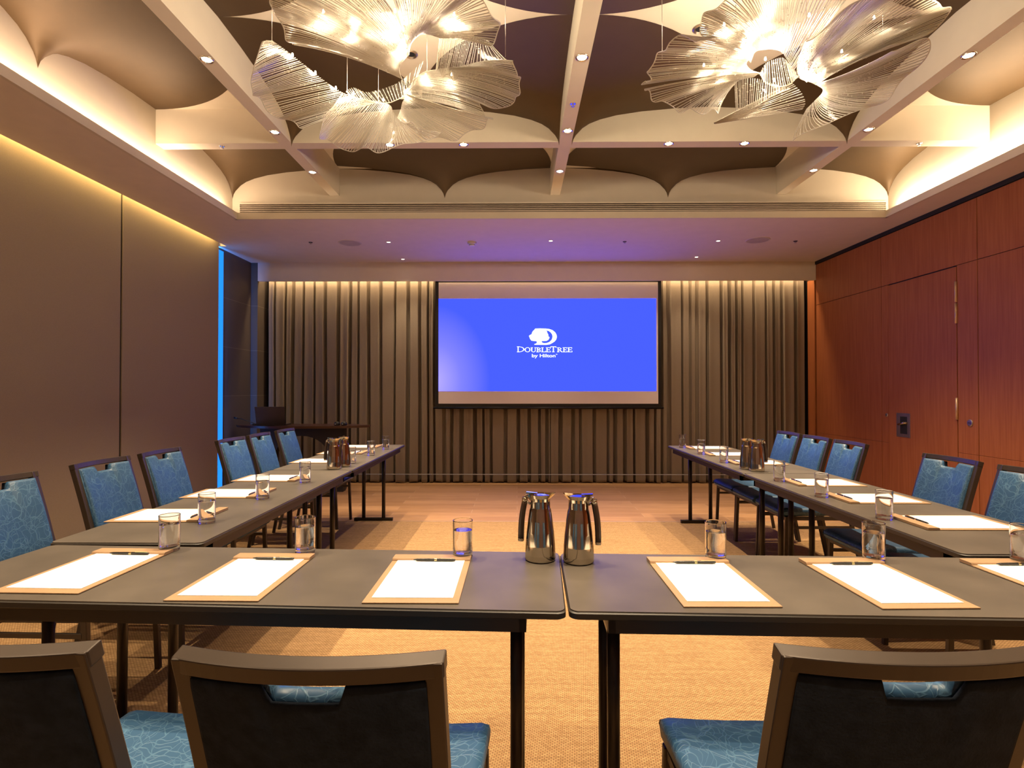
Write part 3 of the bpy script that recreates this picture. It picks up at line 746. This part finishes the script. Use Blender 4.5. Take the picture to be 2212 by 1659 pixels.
# ------------------------------------------------------------------ notepads with pens
def make_pad():
    t = thing('notepad', 'x', 'notepad', group='tan leather notepads on the tables')
    MB().box(-.125, .125, -.165, .225, 0, .004).build('board', M['leather'], t, bevel=.0015)
    MB().box(-.107, .107, -.135, .178, .0041, .0056).build('paper', M['paper'], t)
    MB().add([(-.125, .178, .0057), (.125, .178, .0057), (.125, .181, .011), (-.125, .181, .011), (-.125, .225, .011), (.125, .225, .011), (.125, .225, .0042), (-.125, .225, .0042), (-.125, .178, .0042), (.125, .178, .0042)],
       [(0,1,2,3),(3,2,5,4),(4,5,6,7),(8,9,1,0),(1,9,6,5,2),(8,0,3,4,7)]).build('top_fold', M['leather'], t, bevel=.001)
    return t
def make_pen():
    t = thing('pen', 'x', 'pen', group='black pens laid on the notepads')
    MB().lathe([(.0001, -.068), (.0012, -.067), (.0038, -.055), (.0045, -.02), (.0045, .0)], 12).build('barrel', M['pen'], t).rotation_euler = (0, PI / 2, 0)
    MB().lathe([(.0046, .0), (.005, .004), (.0046, .008)], 12).build('ring', M['brass'], t).rotation_euler = (0, PI / 2, 0)
    MB().lathe([(.0046, .008), (.0046, .055), (.003, .066), (.0001, .067)], 12).build('cap', M['pen'], t).rotation_euler = (0, PI / 2, 0)
    MB().box(.02, .062, -.001, .001, .0045, .0062).build('clip', M['brass'], t)
    return t
pads = [
 (-1.30, 1.635, -.02, 'on the left front table, leftmost'), (-.795, 1.585, -.01, 'on the left front table, middle one of three'), (-.275, 1.575, 0.0, 'on the left front table, nearest the centre gap'),
 (.545, 1.558, .015, 'on the right front table, nearest the centre gap'), (1.035, 1.552, .02, 'on the right front table, second from the gap'), (1.545, 1.55, .02, 'on the right front table, cut by the picture edge')]
for y, w_ in zip((2.39, 2.895, 3.40, 4.23, 4.80, 5.31), ('first', 'second', 'third', 'fourth', 'fifth', 'sixth')):
    pads.append((-1.555, y, -PI / 2, 'in the left row, %s from the front table' % w_))
for y, w_ in zip((2.29, 2.79, 3.27, 4.17, 4.71, 5.23), ('first', 'second', 'third', 'fourth', 'fifth', 'sixth')):
    pads.append((1.835, y, PI / 2, 'in the right row, %s from the front table' % w_))
pp = make_pad(); pn = make_pen()
for i, (x, y, r, w_) in enumerate(pads):
    lb = 'tan notepad with white paper ' + w_; lp_ = 'black pen on the notepad ' + w_
    r += random.uniform(-.012, .012)
    ca, sa = math.cos(r), math.sin(r)
    if i == 0: o = pp; o.location = (x, y, TT); o.rotation_euler.z = r; o['label'] = lb
    else: o = dup(pp, (x, y, TT), r, lb)
    lx, ly = .012, .170; q = (x + lx * ca - ly * sa, y + lx * sa + ly * ca, TT + .0102)
    if i == 0: o = pn; o.location = q; o.rotation_euler.z = r; o['label'] = lp_
    else: o = dup(pn, q, r + random.uniform(-.02, .02), lp_)

# ------------------------------------------------------------------ glasses of water
def make_glass():
    t = thing('water_glass', 'x', 'glass', group='straight glasses of water on the tables')
    MB().lathe([(.0001, 0), (.030, 0), (.0315, .002), (.0325, .030), (.0328, .122), (.0318, .1225), (.0308, .121), (.0305, .035), (.0295, .017), (.0001, .015)], 32).build('tumbler', M['glass'], t)
    MB().lathe([(.0001, .0165), (.028, .018), (.0300, .036), (.0300, .091), (.0290, .0905), (.0001, .090)], 32).build('water', M['water'], t)
    return t
M['thick'] = mat('base_glass', (.98, .98, .95), .05, 0, var=0, Transmission_Weight=.85, IOR=1.45)
gl = []
for px, py, w_ in ((364, 1190, 'above the leftmost notepad of the front row'), (659, 1195, 'above the middle notepad of the left front table'), (1000, 1203, 'on the left front table, nearest the pitchers'),
                   (1543, 1206, 'on the right front table, nearest the pitchers'), (1880, 1207, 'on the right front table, second from the gap'), (2197, 1213, 'on the right front table, cut by the picture edge'),
                   (445, 1130, 'first'), (566, 1078, 'second'), (658, 1042, 'third'), (759, 1001, 'fourth'), (801, 984, 'fifth'), (833, 970.5, 'sixth'),
                   (1903, 1119, 'first'), (1770, 1072, 'second'), (1680, 1038, 'third'), (1561.5, 998.5, 'fourth'), (1513, 980.5, 'fifth'), (1473, 966.5, 'sixth')):
    p = onz(px, py, .74)
    if w_ in ('first', 'second', 'third', 'fourth', 'fifth', 'sixth'): w_ = 'in the %s row, %s from the front table' % ('left' if p.x < 0 else 'right', w_)
    gl.append((p, 'clear glass of water ' + w_))
g0 = make_glass()
for i, (p, lb) in enumerate(gl):
    if i == 0: g0.location = (p.x, p.y, TT); g0['label'] = lb
    else: dup(g0, (p.x, p.y, TT), random.uniform(0, 6), lb)

# ------------------------------------------------------------------ steel pitchers (local +x is the handle side)
def make_pitcher():
    t = thing('steel_pitcher', 'x', 'pitcher', group='polished steel water pitchers')
    MB().lathe([(.0001, 0), (.046, 0), (.0495, .004), (.0495, .02), (.048, .05), (.0445, .09), (.040, .128), (.0355, .158), (.034, .164)], 48).build('body', M['steel'], t)
    n = MB().lathe([(.0335, .164), (.0325, .168), (.0325, .172), (.0315, .190), (.0325, .2)], 40).build('neck', M['steel'], t)
    # flared mouth with a pouring lip on the -x side and flat lid
    rings = []
    for z, r, ex in ((.199, .0322, 0), (.205, .034, .006), (.211, .036, .014)):
        rings.append([(r * math.cos(a) - (ex * max(0, -math.cos(a)) ** 4), r * math.sin(a), z + (.006 if z > .21 else 0) * max(0, -math.cos(a)) ** 4) for a in [2 * PI * i / 40 for i in range(40)]])
    MB().loft(rings, caps=False).build('spout_rim', M['steel'], t)
    l = MB().lathe([(.0001, .210), (.02, .2095), (.0335, .207)], 32).build('lid', M['steel'], t)
    MB().bar((.010, 0, .213), (.046, 0, .216), .014, .005, (0, 0, 1)).bar((.028, 0, .214), (.034, 0, .200), .016, .006, (0, 1, 0)).build('thumb_lever', M['steel'], l)
    MB().tube([(.030, -.006, .190), (.040, -.005, .203), (.046, 0, .205), (.052, 0, .192)], .0055, 10).tube([(.031, .008, .180), (.040, .006, .185), (.050, 0, .197)], .004, 8).build('hinge_arm', M['steel'], t)
    h = []
    for i in range(9):
        u = i / 8; x = .050 + .013 * u + .004 * math.sin(u * PI); z = .192 - .125 * u; w = .013; d = .009
        h.append([(x - d, -w * .6, z), (x - d, w * .6, z), (x, w, z), (x + d, w * .6, z), (x + d, -w * .6, z), (x, -w, z)])
    hd = MB().loft(h).build('handle', M['handle'], t)
    MB().loft([[(x, y * 1.06, z - .0) for x, y, z in h[-1]], [(x, y * .9, z - .009) for x, y, z in h[-1]]]).build('handle_cap', M['steel'], hd)
    MB().loft([[(x, y * 1.08, z + .008) for x, y, z in h[0]], [(x, y * 1.08, z - .004) for x, y, z in h[0]]]).build('handle_collar', M['steel'], hd)
    return t
p0 = make_pitcher()
pi = [(onz(1167, 1207, .74), PI - .15, 'polished steel pitcher on the front tables, left of the gap'), (onz(1249, 1211, .74), -.22, 'polished steel pitcher on the front tables, right of the gap'),
      (onz(721, 1013, .74), PI - .1, 'polished steel pitcher in the left table row, the nearer of two'), (onz(742, 1007.5, .74), 1.9, 'polished steel pitcher in the left table row, partly behind another'),
      (onz(1632, 1016.5, .74), .05, 'polished steel pitcher in the right table row, the nearer of two'), (onz(1611, 1012, .74), PI - 1.9, 'polished steel pitcher in the right table row, partly behind another')]
for i, (p, r, lb) in enumerate(pi):
    if i == 0: p0.location = (p.x, p.y, TT); p0.rotation_euler.z = r; p0['label'] = lb
    else: dup(p0, (p.x, p.y, TT), r, lb)

# ------------------------------------------------------------------ chandeliers
def catmull(P, t):
    n = len(P) - 1; x = t * n; i = min(int(x), n - 1); f = x - i
    a, b, c_, d = P[max(i-1, 0)], P[i], P[i+1], P[min(i+2, n)]
    return .5 * ((2*b) + (c_ - a) * f + (2*a - 5*b + 4*c_ - d) * f*f + (3*b - a - 3*c_ + d) * f*f*f)
def conv(L, ox, oy, k, zd):
    return [onz(ox + q[0] / k, oy + q[1] / k, q[2] if len(q) > 2 else zd) for q in L]
def petal(parent, ox, k, inner, outer, zi, zo, n, bow=0, swirl=0, seed=0, wave=.02):
    rnd = random.Random(seed)
    I = conv(inner, ox, 0, k, zi); O = conv(outer, ox, 0, k, zo); nv = 12
    def S(u, v):
        a = catmull(I, u); b = catmull(O, u); d = b - a
        tg = (catmull(O, min(1, u + .02)) - catmull(O, max(0, u - .02)))
        tg = tg.normalized() if tg.length > 1e-6 else Vector((1, 0, 0))
        m = (a + b) * .5 + Vector((0, 0, bow)) + tg * swirl
        p = a * (1-v)**2 + m * (2*v*(1-v)) + b * v*v
        p.z += wave * v * v * math.sin(u * 23 + seed) * .8
        return p
    vs = []; nu = n * 3
    for i in range(nu + 1):
        u = i / nu
        e = 1 + .012 * math.sin(i * PI * 2 / 3 * .5) * 0 + .02 * math.sin(u * 40 + seed) * .5
        for j in range(nv + 1):
            v = j / nv * e; p = S(u, v)
            p.z += .0025 * math.cos(i * 2 * PI / 3); vs.append(p)
    fs = [(i*(nv+1)+j, (i+1)*(nv+1)+j, (i+1)*(nv+1)+j+1, i*(nv+1)+j+1) for i in range(nu) for j in range(nv)]
    sheet = MB().add(vs, fs, True).build('glass_petal', M['petal'], parent)
    r = MB()
    for i in range(n + 1):
        u = min(1, max(0, (i + rnd.uniform(-.2, .2)) / n)); e = 1 + .01 * math.sin(u * 40 + seed) + rnd.uniform(-.01, .005)
        r.tube([S(u, e * j / nv) for j in range(nv + 1)], .0016, 4, .0026, caps=False)
        for q in range(3):
            v = rnd.uniform(.1, .85); p = S(u, v); s_ = rnd.uniform(.0035, .006)
            r.add([p + Vector(d) * s_ for d in ((1,0,0),(0,1,0),(-1,0,0),(0,-1,0),(0,0,1),(0,0,-1))], [(0,1,4),(1,2,4),(2,3,4),(3,0,4),(1,0,5),(2,1,5),(3,2,5),(0,3,5)])
    # rim thread
    r.tube([S(i / (n * 2), 1 + .01 * math.sin(i / (n * 2) * 40 + seed)) for i in range(n * 2 + 1)], .0028, 4, caps=False)
    r.build('ribs', M['rib'], sheet)
def bulbs(parent, ox, k, L, e):
    for q in L:
        p = onz(ox + q[0] / k, q[1] / k, q[2])
        MB().lathe([(.0001, -.006), (.0045, -.0045), (.006, 0), (.0045, .0045), (.0035, .012), (.0001, .013)], 12, p).build('bulb', M['bulb'], parent)
        l = bpy.data.lights.new('bulb_lamp', 'POINT'); l.energy = .36 * e * (q[3] if len(q) > 3 else 1); l.color = (1, .80, .54); l.shadow_soft_size = .03
        o = bpy.data.objects.new('bulb_lamp', l); COL.objects.link(o); o.location = p - Vector((0, 0, .02))
def cables(parent, ox, k, L):
    for x, y, z in L:
        p = onz(ox + x / k, y / k, z); MB().tube([p, (p.x, p.y, ZC)], .0015, 6).build('cable', M['cable'], parent)
    
c1 = thing('glass_chandelier', 'large ruffled ribbed-glass chandelier over the left half of the room', 'chandelier', group='ruffled glass chandeliers')
ox, k = 520, 3.568
petal(c1, ox, k, [(225,285),(330,360),(470,470),(600,575),(770,690),(950,745),(1060,765)],
      [(150,312),(85,450),(62,620),(90,712),(200,830),(350,922),(470,952)], 3.10, 2.93, 58, .02, .02, 1)
petal(c1, ox, k, [(770,695),(900,735),(1000,760),(1100,775),(1150,800),(1165,840),(1200,890),(1245,930)],
      [(635,885),(598,1030),(700,1100),(860,1142),(980,1140),(1110,1146),(1300,1098),(1545,1005)], 3.10, 2.86, 62, -.02, -.01, 2)
petal(c1, ox, k, [(800,680,3.12),(860,655,3.13),(960,690,3.12),(1100,660,3.12),(1230,600,3.12),(1400,450,3.15)],
      [(850,740),(930,760),(1040,775),(1150,770),(1250,720),(1330,640)], 3.12, 3.05, 26, 0, 0, 3, 0)
petal(c1, ox, k, [(1225,745),(1285,660),(1330,590),(1400,540),(1490,520),(1600,540)],
      [(1900,885),(1850,800),(2085,800),(2150,660),(2140,570),(2095,475)], 3.08, 2.90, 64, .04, .03, 4)
petal(c1, ox, k, [(1250,700),(1270,720),(1240,770),(1225,830),(1200,890)],
      [(1950,890),(1860,960),(1680,1045),(1450,1055),(1300,930)], 3.06, 2.88, 46, -.03, -.02, 5)
petal(c1, ox, k, [(1530,240),(1620,230),(1720,240),(1820,260),(1900,285)],
      [(1500,520),(1560,560),(1640,580),(1760,560),(2090,470)], 3.18, 3.02, 34, -.02, .0, 6)
petal(c1, ox, k, [(1240,590),(1225,560),(1215,520),(1230,470),(1260,430),(1290,400)],
      [(390,330),(330,240),(225,30),(260,-90),(620,-160),(1000,-170)], 3.10, 3.05, 70, .03, .05, 7)
petal(c1, ox, k, [(1290,400),(1300,330),(1330,280),(1380,240),(1450,245),(1530,270)],
      [(1100,-170),(1400,-160),(1700,-120),(1860,-20),(1995,190),(1915,325)], 3.12, 3.05, 60, .03, .02, 8)
bulbs(c1, ox, k, [(620,60,3.15,3),(840,235,3.12,1.5),(1180,60,3.15,4),(1160,200,3.14,4),(1640,90,3.15,4),(1215,370,3.12,1.2),(380,400,3.1,.8),(560,540,3.1,1.2),(720,660,3.1,1.5),(860,700,3.1,1.5),(1090,755,3.1,1.5),(1280,680,3.1,1.8),(1420,560,3.1,1.8),(1620,560,3.1,1.8)], 5)
cables(c1, ox, k, [(218,300,3.1),(808,690,3.1),(1052,760,3.1),(1430,520,3.1),(2040,420,2.95)])
c2 = thing('glass_chandelier', 'large ruffled ribbed-glass chandelier over the right half of the room', 'chandelier', group='ruffled glass chandeliers')
ox, k = 1370, 3.16
petal(c2, ox, k, [(830,300),(800,380),(770,430),(800,470),(850,490),(870,500)],
      [(430,250),(270,262),(170,375),(92,480),(112,522),(58,580)], 3.10, 2.93, 48, .03, .0, 11)
petal(c2, ox, k, [(860,490),(820,520),(780,520),(730,535),(700,560)],
      [(75,600),(150,672),(310,742),(450,758),(575,762)], 3.08, 2.90, 40, .02, -.02, 12)
petal(c2, ox, k, [(690,560),(760,530),(860,535),(950,570),(1060,600)],
      [(700,770),(760,760),(840,720),(950,650),(1065,605)], 3.05, 2.92, 26, 0, 0, 13, 0)
petal(c2, ox, k, [(800,420),(830,350),(900,330),(960,330),(1020,360),(1090,480)],
      [(555,270),(455,180),(560,25),(850,-110),(1150,-130),(1500,-90)], 3.12, 3.02, 74, .03, .02, 14)
petal(c2, ox, k, [(860,500),(900,430),(960,400),(1020,390),(1060,430),(1120,500)],
      [(870,510),(900,560),(980,585),(1060,575),(1100,540),(1125,520)], 3.14, 3.05, 24, 0, 0, 15, 0)
petal(c2, ox, k, [(1110,500),(1125,525),(1150,540),(1180,550),(1210,560),(1240,575)],
      [(1180,270),(1500,40),(1800,-60),(2080,10),(2125,135),(1765,325)], 3.08, 2.95, 78, .03, -.02, 16)
petal(c2, ox, k, [(1240,575),(1270,590),(1290,610),(1280,640),(1240,680),(1180,740)],
      [(1765,325),(2025,290),(1900,480),(1780,610),(1610,745),(1350,812),(1085,970)], 3.05, 2.88, 66, -.02, .05, 17)
petal(c2, ox, k, [(1080,560),(1110,590),(1150,640),(1170,700),(1150,745)],
      [(552,832),(554,834),(556,836),(557,838),(558,840)], 3.05, 2.84, 14, .0, 0, 18, 0)
bulbs(c2, ox, k, [(620,160,3.13,2.5),(900,120,3.15,3.5),(1200,100,3.15,3),(760,330,3.12,4),(900,400,3.12,3.5),(480,440,3.08,2.0),(620,450,3.1,3.0),(960,545,3.1,1.8),(1180,545,3.08,1.6),(1290,590,3.08,1.4),(1420,350,3.1,1.0),(1000,300,3.13,3.0),(1640,120,3.1,.8)], 5)
cables(c2, ox, k, [(195,400,2.96),(700,520,3.08),(1180,560,3.08),(1700,300,3.0)])

# ------------------------------------------------------------------ camera, world, colour
cam = bpy.data.cameras.new('camera'); cam.sensor_width = 36; cam.lens = 36 * F / 2212; cam.clip_start = .05
co = bpy.data.objects.new('camera', cam); COL.objects.link(co); co.location = (0, 0, H)
co.rotation_euler = (PI / 2 + (VY - 829.5) / F, 0, (VX - 1106) / F); sc.camera = co
wd = bpy.data.worlds.new('world'); sc.world = wd; wd.use_nodes = True
wd.node_tree.nodes['Background'].inputs[0].default_value = (.05, .04, .03, 1); wd.node_tree.nodes['Background'].inputs[1].default_value = .3
sc.view_settings.view_transform = 'Standard'; sc.view_settings.look = 'None'; sc.view_settings.exposure = 0
sc.cycles.max_bounces = 14; sc.cycles.transmission_bounces = 12; sc.cycles.diffuse_bounces = 2; sc.cycles.glossy_bounces = 5; sc.cycles.transparent_max_bounces = 24; sc.cycles.caustics_reflective = False
sc.cycles.sample_clamp_indirect = 4; sc.cycles.blur_glossy = 1.0
sc.cycles.use_denoising = True
